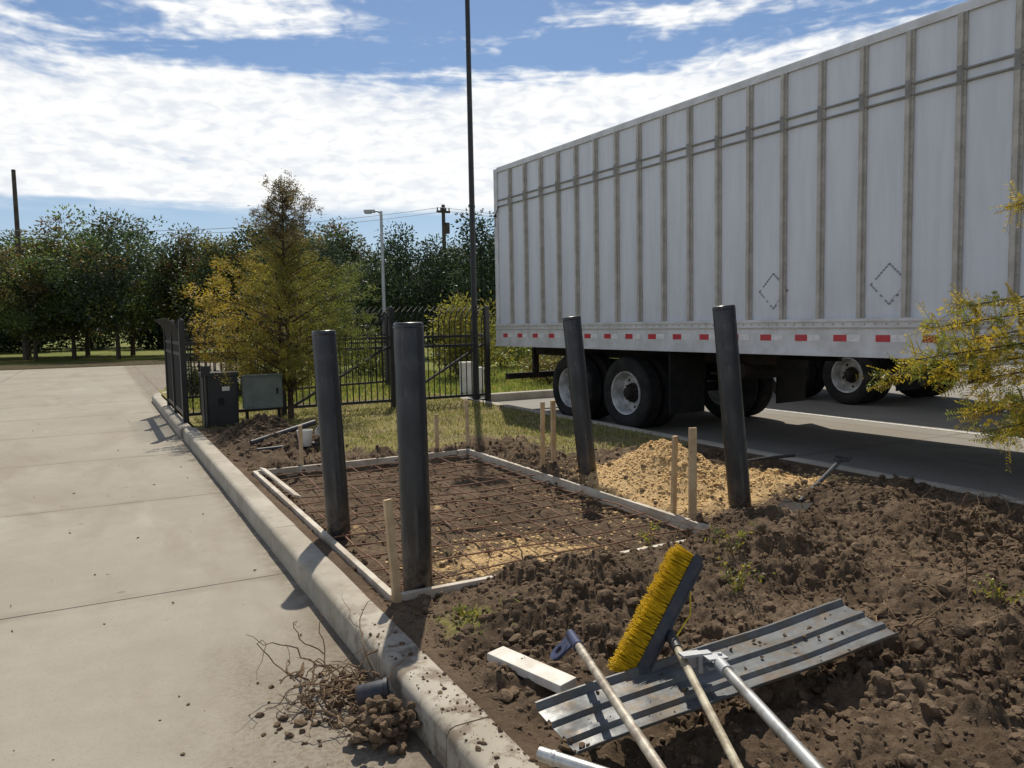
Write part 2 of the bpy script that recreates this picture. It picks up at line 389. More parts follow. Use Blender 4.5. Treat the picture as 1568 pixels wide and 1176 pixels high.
# ---------------------------------------------------------------- island terrain
def G(x,y,cx,cy,sx,sy,a): return a*np.exp(-((x-cx)/sx)**2-((y-cy)/sy)**2)
def masks(x,y):
    n=fbm(x*1.3,y*1.3,4,3)
    grass=sstep(8.45,9.2,y+ (n-.5)*1.2)*sstep(.9,1.7,x+(n-.5)*.8)
    grass=np.maximum(grass,sstep(11.6,12.3,y))
    grass=np.maximum(grass,.9*sstep(3.2,3.8,x+(n-.5))*sstep(6.9,7.6,y+(n-.5)))
    grass=np.maximum(grass,.6*np.exp(-((x-.45)/.25)**2-((y-3.75)/.3)**2))
    sand=G(x,y,3.12,5.6,.62,.72,1.4)+G(x,y,3.7,5.0,.85,.34,1.05)
    inside=((x>.29)&(x<2.5)&(y>4.27)&(y<8.1)).astype(float)
    sand=sand*(1-inside)+inside*(G(x,y,1.25,4.75,.7,.45,.62)+G(x,y,1.3,6.2,.45,.3,.32)+G(x,y,.6,5.9,.28,.25,.4)+.02)
    return np.clip(grass,0,1),np.clip(sand,0,1),inside
def height(x,y):
    grass,sand,inside=masks(x,y)
    z=.115+0*x
    z=z+G(x,y,.95,3.7,.45,.33,.05)+G(x,y,1.7,3.75,.5,.33,.13)+G(x,y,2.6,3.75,.6,.45,.17)+G(x,y,3.75,4.15,.55,.65,.16)
    z=z+G(x,y,3.2,2.0,1.1,1.0,.10)+G(x,y,1.5,2.2,.7,.5,.04)+G(x,y,3.12,5.6,.46,.5,.37)+G(x,y,3.6,4.95,.45,.28,.10)+G(x,y,2.72,6.7,.3,.5,.07)+G(x,y,3.6,6.4,.5,.5,.08)+G(x,y,.75,10.2,.42,.6,.26)+G(x,y,1.3,9.6,.4,.4,.10)
    sm=np.clip(sand*1.3,0,1)
    amp=(1-.85*grass)*(1-.6*sm)*(1-.5*inside)
    amp=amp*(.3+.7*sstep(.17,.6,x))*(.4+.6*sstep(4.85,4.5,x))
    rough=.75+.95*sstep(.38,.62,fbm(x*1.8,y*1.8,3,61))
    wx=x+.05*(vn(x*9,y*9,41)-.5)+.02*(vn(x*31,y*31,43)-.5);wy=y+.05*(vn(x*9,y*9,42)-.5)+.02*(vn(x*31,y*31,44)-.5)
    n=(fbm(x*2.2,y*2.2,4,11)-.5)*.17+(billow(wx*5.5,wy*5.5,5,21)-.35)*.11*rough+(billow(wx*17,wy*17,3,91)-.35)*.055*rough
    cl=(billow(wx*9,wy*9,4,31)-.3)*.05
    zz=z+amp*n+(fbm(x*45,y*45,2,5)-.5)*.014*(1-grass)
    zi=.04+(fbm(x*5,y*5,4,8)-.5)*.05+cl*(1-.6*sand)
    e=np.minimum(np.minimum(x-.27,2.5-x),np.minimum(y-4.25,8.12-y))
    t=sstep(-.035,.015,e)
    out=np.where(e>-.06,np.minimum(zz,.16+np.maximum(0,-e-.02)*1.5+0*zz),zz)
    buried=sstep(1.35,1.75,x)*np.exp(-((y-4.2)/.22)**2)
    out=out*(1-buried)+zz*buried
    tt=t*(1-buried*sstep(.15,-.05,y-4.3))
    out=out*(1-tt)+zi*tt
    ek=sstep(0,.16,x-.165)*sstep(0,.14,4.815-x)
    return .135*(1-ek)+out*ek
xs=np.arange(.165,4.82,.0125)
yy=np.concatenate([np.arange(-6,1.0,.12),np.arange(1.0,4.6,.0115),np.arange(4.6,8.3,.018),np.arange(8.3,13.2,.045),np.arange(13.2,20,.12)])
X,Y=np.meshgrid(xs,yy); Z=height(X,Y)
gr,sa,ins=masks(X,Y)
nx,ny=len(xs),len(yy)
idx=np.arange(nx*ny).reshape(ny,nx)
F=np.stack([idx[:-1,:-1],idx[:-1,1:],idx[1:,1:],idx[1:,:-1]],-1).reshape(-1,4)
moist=np.clip(fbm(X*1.7,Y*1.7,3,77)*1.7-.60,0,1)*.9+.15*ins+.8*np.exp(-((X-.8)/.6)**2-((Y-10.1)/.8)**2)
C=np.stack([sa,gr,np.clip(moist,0,1)],-1).reshape(-1,3)
mesh_np('soil_ground',np.stack([X,Y,Z],-1).reshape(-1,3),F,[m_soil],smooth=True,col=C,perface=False)
def h1(x,y): return float(height(np.array([x],float),np.array([y],float))[0])
def h1s(x,y):
    a=np.array([x-.06,x,x+.06,x,x]);b=np.array([y,y-.06,y,y+.06,y]); return float(height(a,b).mean())
mb=MB(); mb.add([(4.98,13.95,.1),(40,13.95,.1),(40,30,.02),(4.98,30,.02)],[(0,1,2,3)]); mb.add([(.3,19.95,.1),(4.98,20,.1),(4.98,30,.0),(3,24,-.01)],[(0,1,2,3)]); mb.obj('grass_verge',[m_grassg])

def ico(sub):
    import bmesh
    bm=bmesh.new(); bmesh.ops.create_icosphere(bm,subdivisions=sub,radius=1)
    v=np.array([p.co[:] for p in bm.verts]);f=np.array([[q.index for q in p.verts] for p in bm.faces]); bm.free(); return v,f
def clods(name,pts,sizes,sub,mat,parent=None,flat=.75,sink=.3,rough=.1,smooth=False):
    """angular broken lumps: unit spheres cut by random planes"""
    v,f=ico(sub); n=len(pts); nv=len(v)
    q=rng.normal(size=(n,4)); q/=np.linalg.norm(q,axis=1)[:,None]; a,b,c,d=q.T
    Rm=np.stack([1-2*(c*c+d*d),2*(b*c-a*d),2*(b*d+a*c),2*(b*c+a*d),1-2*(b*b+d*d),2*(c*d-a*b),2*(b*d-a*c),2*(c*d+a*b),1-2*(b*b+c*c)],-1).reshape(n,3,3)
    rad=np.full((n,nv),1.0)
    for k in range(8):
        pn=rng.normal(size=(n,3)); pn/=np.linalg.norm(pn,axis=1)[:,None]; dist=rng.uniform(.45,.9,(n,1))
        dp=pn@v.T; rad=np.where(dp>1e-3,np.minimum(rad,dist/np.maximum(dp,1e-3)),rad)
    rad*=1+rng.uniform(-rough,rough,(n,nv)); sc=rng.uniform(.65,1.3,(n,1,3))
    P=v[None]*rad[:,:,None]*sc*sizes[:,None,None]; P=np.einsum('nij,nvj->nvi',Rm,P); P[:,:,2]*=flat
    P+=pts[:,None,:]; P[:,:,2]+= (sizes*flat*(1-2*sink))[:,None]*.6
    Fc=(f[None]+(np.arange(n)*nv)[:,None,None]).reshape(-1,3)
    return mesh_np(name,P.reshape(-1,3),Fc,[mat],parent,smooth=smooth)
def scatter(n,x0,x1,y0,y1,smin,smax,pw=2.5,even=.35):
    x=rng.uniform(x0,x1,n);y=rng.uniform(y0,y1,n); g,s,i=masks(x,y)
    pt=sstep(.36,.6,fbm(x*1.8,y*1.8,3,61))*(1-even)+even
    keep=(rng.random(n)>g*1.1)&(rng.random(n)>s*.9)&((i<.5)|(rng.random(n)<.25))&(rng.random(n)<pt); x=x[keep];y=y[keep]
    sz=smin+(smax-smin)*rng.random(len(x))**pw
    return np.stack([x,y,height(x,y)],-1),sz
p,s=scatter(34000,.22,4.75,1.0,4.5,.0035,.016,1.9); clods('soil_clods',p,s,1,m_clod)
p,s=scatter(6500,.3,4.65,1.0,4.6,.012,.042,2.6); clods('soil_clods',p,s,2,m_clod,sink=.5,rough=.08)
p,s=scatter(12000,.25,4.6,4.4,8.6,.005,.03,2.4); clods('soil_clods',p,s,1,m_clod)
x=rng.normal(.7,.4,700);y=rng.normal(10.1,.6,700);k=(x>.2); x=x[k];y=y[k]
clods('soil_clods',np.stack([x,y,height(x,y)],-1),.01+.04*rng.random(len(x))**2,1,m_clod)
n=7000; x=np.concatenate([rng.normal(3.12,.38,n),rng.normal(3.75,.45,n//2),rng.normal(1.25,.45,n//5)]);y=np.concatenate([rng.normal(5.6,.40,n),rng.normal(5.0,.2,n//2),rng.normal(4.8,.3,n//5)])
k=(x>.35)&(y>4.3)&(x<4.7); x=x[k];y=y[k]; clods('sawdust_flakes',np.stack([x,y,height(x,y)],-1),.004+.014*rng.random(len(x))**2,1,m_chip,flat=.5)
n=420; x=-np.abs(rng.normal(0,.35,n)); y=rng.uniform(1.4,3.9,n); P=np.stack([x,y,np.zeros(n)],-1)
n2=240; P2=np.stack([rng.uniform(.02,.17,n2),rng.normal(2.9,.5,n2),np.full(n2,.15)],-1)
n3=160; P3=np.stack([rng.uniform(-5,-.05,n3),rng.uniform(1,14,n3),np.zeros(n3)],-1)
PP=np.concatenate([P,P2,P3]); SS=np.concatenate([.002+.012*rng.random(n)**3,.002+.012*rng.random(n2)**3,.002+.006*rng.random(n3)**3])
clods('soil_crumbs',PP,SS,1,m_clod)

# ---------------------------------------------------------------- foliage builders
def leaves(P,D,L,Wd,col,name,parent=None,link_it=True):
    n=len(P); D=D/np.maximum(np.linalg.norm(D,axis=1),1e-6)[:,None]
    r=rng.normal(size=(n,3)); S=np.cross(D,r); S/=np.maximum(np.linalg.norm(S,axis=1),1e-6)[:,None]
    L=np.broadcast_to(L,(n,))[:,None];Wd=np.broadcast_to(Wd,(n,))[:,None]
    a=P;b=P+D*L*.5+S*Wd*.5;c=P+D*L;d=P+D*L*.5-S*Wd*.5
    V=np.stack([a,b,c,d],1).reshape(-1,3); Fc=np.arange(n*4).reshape(n,4)
    return mesh_np(name,V,Fc,[m_leaf],parent,col=col,link_it=link_it)
def pal(n,cols,wts,br=None,var=.25):
    cols=np.array(cols); k=rng.choice(len(cols),n,p=np.array(wts)/sum(wts)); c=cols[k]*rng.uniform(1-var,1+var,(n,1))
    if br is not None: c=c*br[:,None]
    return c
def broad_tree_meshes(tag,H,tw,rad,cbase,nclump,nleaf,lsize,cols,wts,spire=0):
    mb=MB()
    bend=[rng.normal(0,.06*H/8) for _ in range(4)]
    pts=[(0,0,-.1),(bend[0],bend[1],H*.2),(bend[0]+bend[2],bend[1]+bend[3],H*.45),(bend[2]*2,bend[3]*2,H*.8)]
    mb.tube(pts,[tw,tw*.75,tw*.5,tw*.15],7)
    for i in range(11):
        a=rng.uniform(0,6.28); z0=rng.uniform(cbase*.8,H*.6); r=rad*rng.uniform(.5,.9); z1=z0+rng.uniform(.8,2.2)*H/8
        q=[(bend[0],bend[1],z0),(math.cos(a)*r*.45,math.sin(a)*r*.45,z0+(z1-z0)*.6),(math.cos(a)*r,math.sin(a)*r,z1)]
        mb.tube(q,[tw*.38,tw*.22,tw*.06],5)
    tr=mb.obj('trunk',[m_bark],smooth=True); tm=tr.data; bpy.data.objects.remove(tr)
    c=[]
    while len(c)<nclump:
        u=rng.uniform(-1,1,3)
        q=np.linalg.norm(u)
        if q>1 or q<.35: continue
        t=(u[2]+1)/2; prof=(math.sin(math.pi*min(1,t*.93+.1))**.6)*(1-spire*t)
        c.append((u[0]*rad*(.55+.5*prof)*(1-spire*t*.6),u[1]*rad*(.55+.5*prof)*(1-spire*t*.6),cbase+(H-cbase)*t*rng.uniform(.86,1.0)))
    c=np.array(c); br=rng.uniform(.45,1.6,nclump); csz=rng.uniform(.08,.19,nclump)*rad*1.3
    colb=pal(nclump,cols,wts,br,.15)
    k=rng.integers(0,nclump,nleaf); off=rng.normal(size=(nleaf,3)); off/=np.linalg.norm(off,axis=1)[:,None]
    off*= (rng.random(nleaf)**.4)[:,None]*csz[k][:,None]*np.array([1.15,1.15,.85])*1.55
    P=c[k]+off; D=off+rng.normal(size=(nleaf,3))*.3*rad*.2; col=colb[k]*rng.uniform(.7,1.3,(nleaf,1))
    cr=leaves(P,D,lsize*rng.uniform(.6,1.3,nleaf),lsize*.5,col,'crown_'+tag,link_it=False); cm=cr.data; bpy.data.objects.remove(cr)
    return tm,cm
def place_row(name,items):
    e=empty(name)
    for i,(ms,loc,sc,rz) in enumerate(items):
        for me,nm in zip(ms,('trunk','crown')):
            o=bpy.data.objects.new('%s_%d'%(nm,i),me); o.location=loc; o.scale=sc; o.rotation_euler=(0,0,rz); link(o,e)
    return e
GREEN=(.068,.10,.030);DK=(.030,.048,.018);OL=(.15,.145,.035);RUST=(.17,.105,.035);YEL=(.19,.15,.03);BRG=(.12,.165,.04)
va=[broad_tree_meshes('a%d'%i,8,.13,2.6,1.5,120,11500,.20,[GREEN,DK,OL,RUST,BRG],wt,sp) for i,(wt,sp) in enumerate((([4,3,3,1.5,1],.15),([3,2,3,4,0],.35),([5,4,1,.3,1],.0),([2,1,4,1,5],.1)))]
vo=[broad_tree_meshes('o%d'%i,6.2,.2,2.5,1.0,110,11000,.17,[(.046,.070,.031),DK,(.07,.10,.037)],[4,4,2],.15) for i in range(2)]
vb=[broad_tree_meshes('b',4.6,.1,3.0,.1,60,5000,.3,[(.024,.040,.015),(.034,.05,.02)],[2,1],.0)]
items=[]
for i,Xp in enumerate(np.arange(-52,-11.5,2.45)):
    items.append((va[(i*3+i//4)%4],W(Xp+rng.normal(0,.45),41+rng.normal(0,1.5)),(rng.uniform(.8,1.1),)*2+(rng.uniform(.74,1.04),),rng.uniform(0,6)))
for i,Xp in enumerate(np.arange(-54,-10,3.6)):
    items.append((va[(i*5+1)%4],W(Xp+rng.normal(0,.6),47+rng.normal(0,1.)),(rng.uniform(.9,1.2),)*2+(rng.uniform(.8,1.12),),rng.uniform(0,6)))
place_row('tree_row',items)
items=[]
for i,Xp in enumerate(np.arange(-70,40,4.6)):
    items.append((va[rng.integers(0,4)],W(Xp+rng.normal(0,1),68+rng.normal(0,3)),(1.3,1.3,rng.uniform(.9,1.2)),rng.uniform(0,6)))
for i,Xp in enumerate(np.arange(-70,40,3.2)):
    items.append((vb[0],W(Xp+rng.normal(0,.6),60+rng.normal(0,1.5)),(1.0,1.0,rng.uniform(.9,1.15)),rng.uniform(0,6)))
place_row('distant_trees',items)
items=[]
for i,Xp in enumerate(np.arange(-9.6,26,2.1)):
    items.append((vo[i%2],W(Xp+rng.normal(0,.3),36+rng.normal(0,1)),(rng.uniform(.75,.95),)*2+(rng.uniform(.86,1.06),),rng.uniform(0,6)))
place_row('live_oak_row',items)

def shrub(loc,rx,rz,n,ls,cols,wts,name='shrub'):
    e=empty(name,loc); mb=MB()
    for i in range(9):
        a=rng.uniform(0,6.28); mb.tube([(0,0,-.05),(math.cos(a)*rx*.3,math.sin(a)*rx*.3,rz*.6),(math.cos(a)*rx*.6,math.sin(a)*rx*.6,rz*1.4)],[.03,.02,.006],5)
    mb.obj('stems',[m_bark],e)
    nc=26; u=rng.normal(size=(nc,3)); u/=np.linalg.norm(u,axis=1)[:,None]; u*=rng.uniform(.3,1,(nc,1)); c=u*np.array([rx,rx,rz])+np.array([0,0,rz*1.05])
    k=rng.integers(0,nc,n); off=rng.normal(size=(n,3))*np.array([rx,rx,rz])*.17; P=c[k]+off; P[:,2]=np.abs(P[:,2])
    leaves(P,off+rng.normal(size=(n,3))*.1,ls*rng.uniform(.6,1.3,n),ls*.45,pal(n,cols,wts,rng.uniform(.6,1.3,nc)[k]),'leaves',e)
YG=(.28,.27,.04)
shrub(W(-1.2,19.5),1.0,.95,5000,.11,[YG,OL,YEL],[6,1,2])
shrub(W(-3.6,22),1.3,.6,4000,.11,[YG,OL,(.16,.2,.03)],[4,1,4])
shrub(W(-.2,24),1.6,.8,4000,.12,[YG,OL,(.16,.2,.03)],[3,1,4])
shrub(W(-6.2,25),1.6,.8,4000,.12,[YG,OL,(.16,.2,.03)],[2,2,4])
shrub(W(1.0,17.5),.9,.42,3000,.08,[YEL,OL,RUST],[3,2,2])
shrub(Vector((.75,17.6,.1)),.45,.32,2500,.06,[(.06,.09,.025),OL],[3,2])
shrub(Vector((1.5,16.8,.1)),.6,.4,2500,.06,[(.06,.09,.025),OL],[3,2])

def cypress(loc,H,prof,nbranch,perb,cols_fn,lsize,trunk_r,zmin,name='bald_cypress_tree',lift=.35):
    e=empty(name,loc); mb=MB()
    tp=[(0,0,-.1),(.02,.01,H*.3),(-.02,.02,H*.6),(.01,-.01,H*.97)]
    mb.tube(tp,[trunk_r,trunk_r*.7,trunk_r*.4,.008],8)
    Ps=[];Ds=[];Cs=[]
    zp=[p[0] for p in prof];rp=[p[1] for p in prof]
    for b in range(nbranch):
        z=zmin+(H-zmin)*(b+rng.random())/nbranch; a=b*2.4+rng.normal(0,.4); r=np.interp(z,zp,rp)*rng.uniform(.6,1.22)
        z0=z-r*lift*.6; dx,dy=math.cos(a),math.sin(a); tip=np.array([dx*r,dy*r,z+r*lift*.4]); mid=np.array([dx*r*.5,dy*r*.5,z0+r*lift*.75]); st=np.array([0,0,max(z0,.1)])
        mb.tube([st,mid,tip],[.016*max(r,.3)+.004,.007,.003],5)
        n=int(perb*(.15+r)*(1 if z<2.4 else .85)); 
        nc=max(4,int(r*15)); cc=rng.integers(0,nc,n); co_=rng.normal(size=(nc,3))*np.array([.15,.15,.12])*(.3+r*.6)
        tc_=rng.random(nc)**.6; t2=np.clip(tc_[cc]+rng.normal(0,.04,n),0,1)
        base=((1-t2)**2)[:,None]*st+(2*t2*(1-t2))[:,None]*mid+(t2**2)[:,None]*tip
        off=co_[cc]+rng.normal(size=(n,3))*.035
        P=base+off; D=np.tile([dx*.6,dy*.6,.25],(n,1))+rng.normal(size=(n,3))*.5
        Ps.append(P);Ds.append(D);Cs.append(cols_fn(P)*np.repeat(rng.uniform(.75,1.3),n)[:,None]*rng.uniform(.55,1.45,nc)[cc][:,None])
    P=np.concatenate(Ps);D=np.concatenate(Ds);C=np.concatenate(Cs);n=len(P)
    mb.obj('trunk_and_branches',[m_bark],e,smooth=True)
    leaves(P,D,lsize*rng.uniform(.6,1.4,n),lsize*.28,C,'crown',e)
    return e
left=np.array(WV(-1,0,0))[:3]
def cyc(P):
    n=len(P); s=P@left; z=P[:,2]
    g=np.array([.155,.185,.038]);o=np.array([.42,.25,.035]);yl=np.array([.44,.35,.042]);dk=np.array([.15,.12,.05])
    t=np.clip(.38+s*.42+rng.normal(0,.16,n),0,1)[:,None]
    c=g*(1-t)+np.where(rng.random((n,1))<.5,o,yl)*t
    k=sstep(2.2,2.9,z)[:,None]; return c*(1-k)+dk*k
cyp=cypress(W(-3.33,11.7,.1),3.52,[(.45,.6),(.7,1.0),(1.4,1.22),(1.9,1.12),(2.3,.74),(2.6,.36),(2.85,.42),(3.1,.42),(3.3,.24),(3.52,.06)],105,690,cyc,.045,.05,.58)

e=empty('bald_cypress_tree',W(3.3,3.75,.15)); mb=MB()
mb.tube([(0,0,-.1),(.02,0,1.0),(0,.03,2.0),(.02,0,2.9)],[.045,.035,.02,.006],8)
fp=[];fd=[];fc=[]
tgt=[(-1.22,-.1,1.22),(-1.08,.15,1.38),(-1.46,-.15,1.14),(-1.3,.05,1.28),(-1.5,.1,1.05),(-1.2,.2,1.12),(-1.0,-.15,.93),(-.8,.2,.72),(-1.06,-.1,.80),(-1.0,.1,.86),(-.8,-.2,1.50),(-.7,.3,1.9),(.6,.5,1.3),(.8,-.3,1.0),(.3,.9,1.6),(.5,-.8,.9),(.2,-.6,2.0),(-.5,.1,2.3),(.4,.3,2.2),(-1.15,0,1.02)]
for (tx,ty,tz) in tgt:
    tip=np.array(WV(tx,ty,tz)); st=np.array([0,0,tz-.1 if tz<2.6 else 2.4]); mid=(st+tip)/2+np.array([0,0,.14]); 
    mb.tube([st,mid,tip],[.010,.006,.002],5)
    for f in range(72):
        t=rng.uniform(.38,1.0)**.8; b=(1-t)**2*st+2*t*(1-t)*mid+t*t*tip+rng.normal(size=3)*np.array([.015,.015,.015])
        ax=(tip-st)/np.linalg.norm(tip-st)*.5+rng.normal(size=3)*.5+np.array([0,0,-.05]); ax/=np.linalg.norm(ax); Lf=rng.uniform(.07,.17)
        side=np.cross(ax,rng.normal(size=3)); side/=np.linalg.norm(side); cc=(np.array([.50,.38,.03]) if rng.random()<.68 else np.array([.25,.28,.04]))*rng.uniform(.7,1.25)
        mb.tube([b,b+ax*Lf],[.0012,.0006],3)
        for q in range(18):
            u=(q//2+1)/10.; sgn=1 if q%2 else -1
            fp.append(b+ax*Lf*u); fd.append(side*sgn+ax*.55); fc.append(cc*rng.uniform(.85,1.15))
mb.obj('trunk_and_branches',[m_bark],e,smooth=True)
fp=np.array(fp);fd=np.array(fd); leaves(fp,fd,.026*rng.uniform(.8,1.2,len(fp)),.007,np.array(fc),'fronds',e)

n=46000; x=rng.uniform(.25,4.8,n);y=rng.uniform(3.2,14.5,n)**1.0; g,s,i=masks(x,y); pch=fbm(x*2.1,y*2.1,3,123); k=rng.random(n)<g**1.5*(.35+.65*sstep(.36,.56,pch)); x=x[k];y=y[k];pch=pch[k];n=len(x)
k=(y>6)|(rng.random(n)<.35); x=x[k];y=y[k];pch=pch[k];n=len(x)
P=np.stack([x,y,height(x,y)-.005],-1); D=rng.normal(size=(n,3))*.45+np.array([0,0,1]); D[:,2]=np.abs(D[:,2])
cg=pal(n,[(.24,.25,.065),(.38,.32,.12),(.15,.18,.045),(.44,.36,.20)],[4,3,3,2.5]); br_=sstep(.52,.40,pch)[:,None]; cg=cg*(1-.5*br_)+np.array([.34,.26,.14])*.5*br_
leaves(P,D,rng.uniform(.025,.07,n),.007+.0006*y,cg,'grass')
n=26000; x=rng.uniform(5.1,14,n);y=rng.uniform(14.1,22,n); P=np.stack([x,y,np.full(n,.08)],-1); x2=rng.uniform(.3,5,9000);y2=rng.uniform(14.5,20,9000)
P=np.concatenate([P,np.stack([x2,y2,height(x2,y2)],-1)]); n=len(P); D=rng.normal(size=(n,3))*.4+np.array([0,0,1]); D[:,2]=np.abs(D[:,2])
leaves(P,D,rng.uniform(.05,.14,n),.02,pal(n,[(.25,.30,.05),(.38,.34,.08),(.16,.22,.04)],[4,3,3]),'grass')

def weed(loc,n,r,hgt,cols,wts,name='weed'):
    e=empty(name,loc); mb=MB(); P=[];D=[]
    for i in range(n):
        a=rng.uniform(0,6.28);rr=r*rng.uniform(.2,1); tip=np.array([math.cos(a)*rr,math.sin(a)*rr,hgt*rng.uniform(.4,1)]); mid=tip*np.array([.4,.4,.75])
        mb.tube([(0,0,-.02),mid,tip],[.003,.002,.001],4)
        for q in range(14):
            t=rng.uniform(.2,1); b=2*t*(1-t)*mid+t*t*tip; P.append(b); D.append(rng.normal(size=3)+np.array([0,0,.3]))
    mb.obj('stems',[m_root],e); P=np.array(P);m=len(P); leaves(P,np.array(D),.03*rng.uniform(.5,1.3,m),.010,pal(m,cols,wts),'leaves',e)
wg=[(.22,.25,.04),(.42,.36,.04),(.12,.15,.03)]
for (wx,wy,nn,rr,hh) in [(1.72,3.3,10,.18,.16),(1.95,3.55,7,.16,.2),(2.6,2.55,9,.2,.16),(1.9,4.2,5,.12,.22),(.5,3.75,7,.12,.05)]:
    weed((wx,wy,h1s(wx,wy)),nn,rr,hh,wg,[3,3,2])

def rootcurve(mb,p,d,L,r,n=9,wig=.5,grav=.0,floor=None):
    pts=[Vector(p)];d=Vector(d).normalized();st=L/n;rad=[r]
    for i in range(n):
        d=(d+Vector(rng.normal(size=3)*wig*.5)); d.z-=grav; d.normalize(); q=pts[-1]+d*st
        if floor is not None and q.z<floor+r*.6: q.z=floor+r*.6; d.z=abs(d.z)*.3
        pts.append(q); rad.append(r*(1-.8*(i+1)/n))
    mb.tube(pts,rad,6)
mb=MB()
for i in range(260):
    x=rng.uniform(.6,4.4);y=rng.uniform(1.1,4.6)
    if i>90: x=rng.uniform(1.8,4.4); y=rng.uniform(1.6,4.8)
    a=rng.uniform(0,6.28); rootcurve(mb,(x,y,h1(x,y)+.005),(math.cos(a),math.sin(a),rng.uniform(.05,.8)),rng.uniform(.08,.5),rng.uniform(.0012,.006),wig=.6,grav=.06)
mb.obj('roots',[m_root],smooth=True)
e=empty('root_ball_debris',W(-.68,3.05)); mb=MB()
for i in range(48):
    a=rng.uniform(0,6.28); rootcurve(mb,(rng.normal(0,.10),rng.normal(0,.12),.04+.05*rng.random()),(math.cos(a),math.sin(a),rng.uniform(.05,.6)),rng.uniform(.2,.5),rng.uniform(.002,.0055),12,.75,.10,0)
rootcurve(mb,(.1,.1,.12),tuple(WV(1.,.3,.15)),.55,.005,10,.3,.02,0); rootcurve(mb,(.1,-.3,.03),tuple(WV(-1,-.1,.0)),.5,.009,10,.4,.05,0)
mb.obj('vines',[m_root],e,smooth=True)
P=rng.normal(size=(260,3))*np.array([.13,.13,.0]); clods('clods',P,.006+.026*rng.random(260)**2,1,m_clod,e)
q=WV(.19,-.31); P=rng.normal(size=(170,3))*np.array([.045,.045,.034])+np.array([q.x,q.y,.055]); P[:,2]=np.maximum(P[:,2],.008); clods('root_clump',P,.010+.022*rng.random(170),2,m_clod,e)
mb=MB(); q=WV(.12,-.13); M=Matrix.Translation((q.x,q.y,.085))@Vector(WV(1,.15,.12)).to_track_quat('Z','Y').to_matrix().to_4x4()
mb.lathe([(.001,-.06),(.036,-.06),(.040,-.055),(.044,.045),(.049,.047),(.049,.060),(.041,.060),(.036,-.04),(.001,-.04)],20,0,M); mb.obj('plastic_pot',[m_dplastic],e,smooth=True)

n=260; x=rng.uniform(-6,-.05,n);y=rng.uniform(1.0,16,n); k=rng.random(n)<np.exp(x*.35); x=x[k];y=y[k];n=len(x)
leaves(np.stack([x,y,np.full(n,.006)],-1),rng.normal(size=(n,3))*np.array([1,1,.15]),.03,.012,pal(n,[(.10,.065,.04),(.16,.10,.05),(.06,.045,.03)],[1,1,1]),'leaf_litter')

# ---------------------------------------------------------------- form boards, rebar, stakes
e=empty('concrete_form',(0,0,0)); mb=MB()
mb.box(.268,.306,4.2,8.15,.045,.145); mb.box(2.5,2.538,4.22,8.19,.045,.145); mb.box(.308,2.498,8.13,8.168,.045,.145); mb.box(.308,2.498,4.215,4.253,.035,.132)
ob=mb.obj('boards',[m_form],e,bevel=.003)
mb=MB(); M=Matrix.Translation((.335,8.02,.17))@Matrix.Rotation(R(1.5),4,'Z')@Matrix.Rotation(R(1),4,'X')@Matrix.Rotation(R(20),4,'Y'); mb.box(-.03,.03,-1.3,0,0,.018,0,M); mb.obj('loose_board',[m_form],e,bevel=.002)
e=empty('rebar_grid'); mb=MB()
for i,xx in enumerate(np.arange(.42,2.48,.25)):
    pts=[(xx+rng.normal(0,.012),y_,.10+rng.normal(0,.008)) for y_ in np.linspace(4.36,8.06,9)]; mb.tube(pts,.0055,6)
for yy_ in np.arange(4.45,8.1,.27):
    pts=[(x_,yy_+rng.normal(0,.012),.112+rng.normal(0,.008)) for x_ in np.linspace(.34,2.46,7)]; mb.tube(pts,.0055,6)
for i in range(5):
    y0=rng.uniform(4.6,6.5); pts=[(rng.uniform(.4,2.3),y0,.13),(rng.uniform(.6,2.3),y0+.9,.125)]; mb.tube(pts,.005,6)
mb.obj('bars',[m_rust],e,smooth=True)
def stake(x,y,h,lean=(0,0),wd=.04,zb=None):
    mb=MB(); z0=(h1s(x,y) if zb is None else zb)
    M=Matrix.Translation((x,y,0))@Matrix.Rotation(lean[0],4,'Y')@Matrix.Rotation(lean[1],4,'X')@Matrix.Rotation(rng.uniform(-.3,.3),4,'Z')
    mb.box(-wd/2,wd/2,-.011,.011,0,z0+h,0,M)
    return mb.obj('wooden_stake',[m_wood],bevel=.0025)
stake(.30,4.165,.53,(R(-3),R(-2)),.045)
stake(.74,8.20,.42); stake(2.18,8.22,.42); stake(2.56,8.25,.50,(R(-1),0))
stake(2.575,6.66,.60,(R(1),0),.04); stake(2.60,6.50,.57,(R(-1),R(2)),.05)
stake(2.58,4.82,.58,(R(0),R(2)),.045); stake(2.62,4.66,.64,(R(1),R(-1)),.055)

def bollard(X,Y,top,lean):
    p=W(X,Y,0); d=WV(lean,0,top); zax=d.normalized(); q=zax.to_track_quat('Z','Y').to_matrix().to_4x4(); L=d.length
    mb=MB(); r=.079
    mb.lathe([(r,-.15),(r,L-.012),(r-.003,L-.004),(r-.010,L),(.001,L)],40,0)
    mb.lathe([(r+.0005,L-.03),(r+.004,L-.026),(r+.0005,L-.022)],40,0)
    return mb.obj('steel_bollard',[m_boll],smooth=True,M=Matrix.Translation(p)@q)
bollard(-1.19,5.23,1.47,-.057); bollard(-.52,4.08,1.51,-.012); bollard(.66,6.74,1.54,-.14); bollard(1.64,5.56,1.59,-.135)

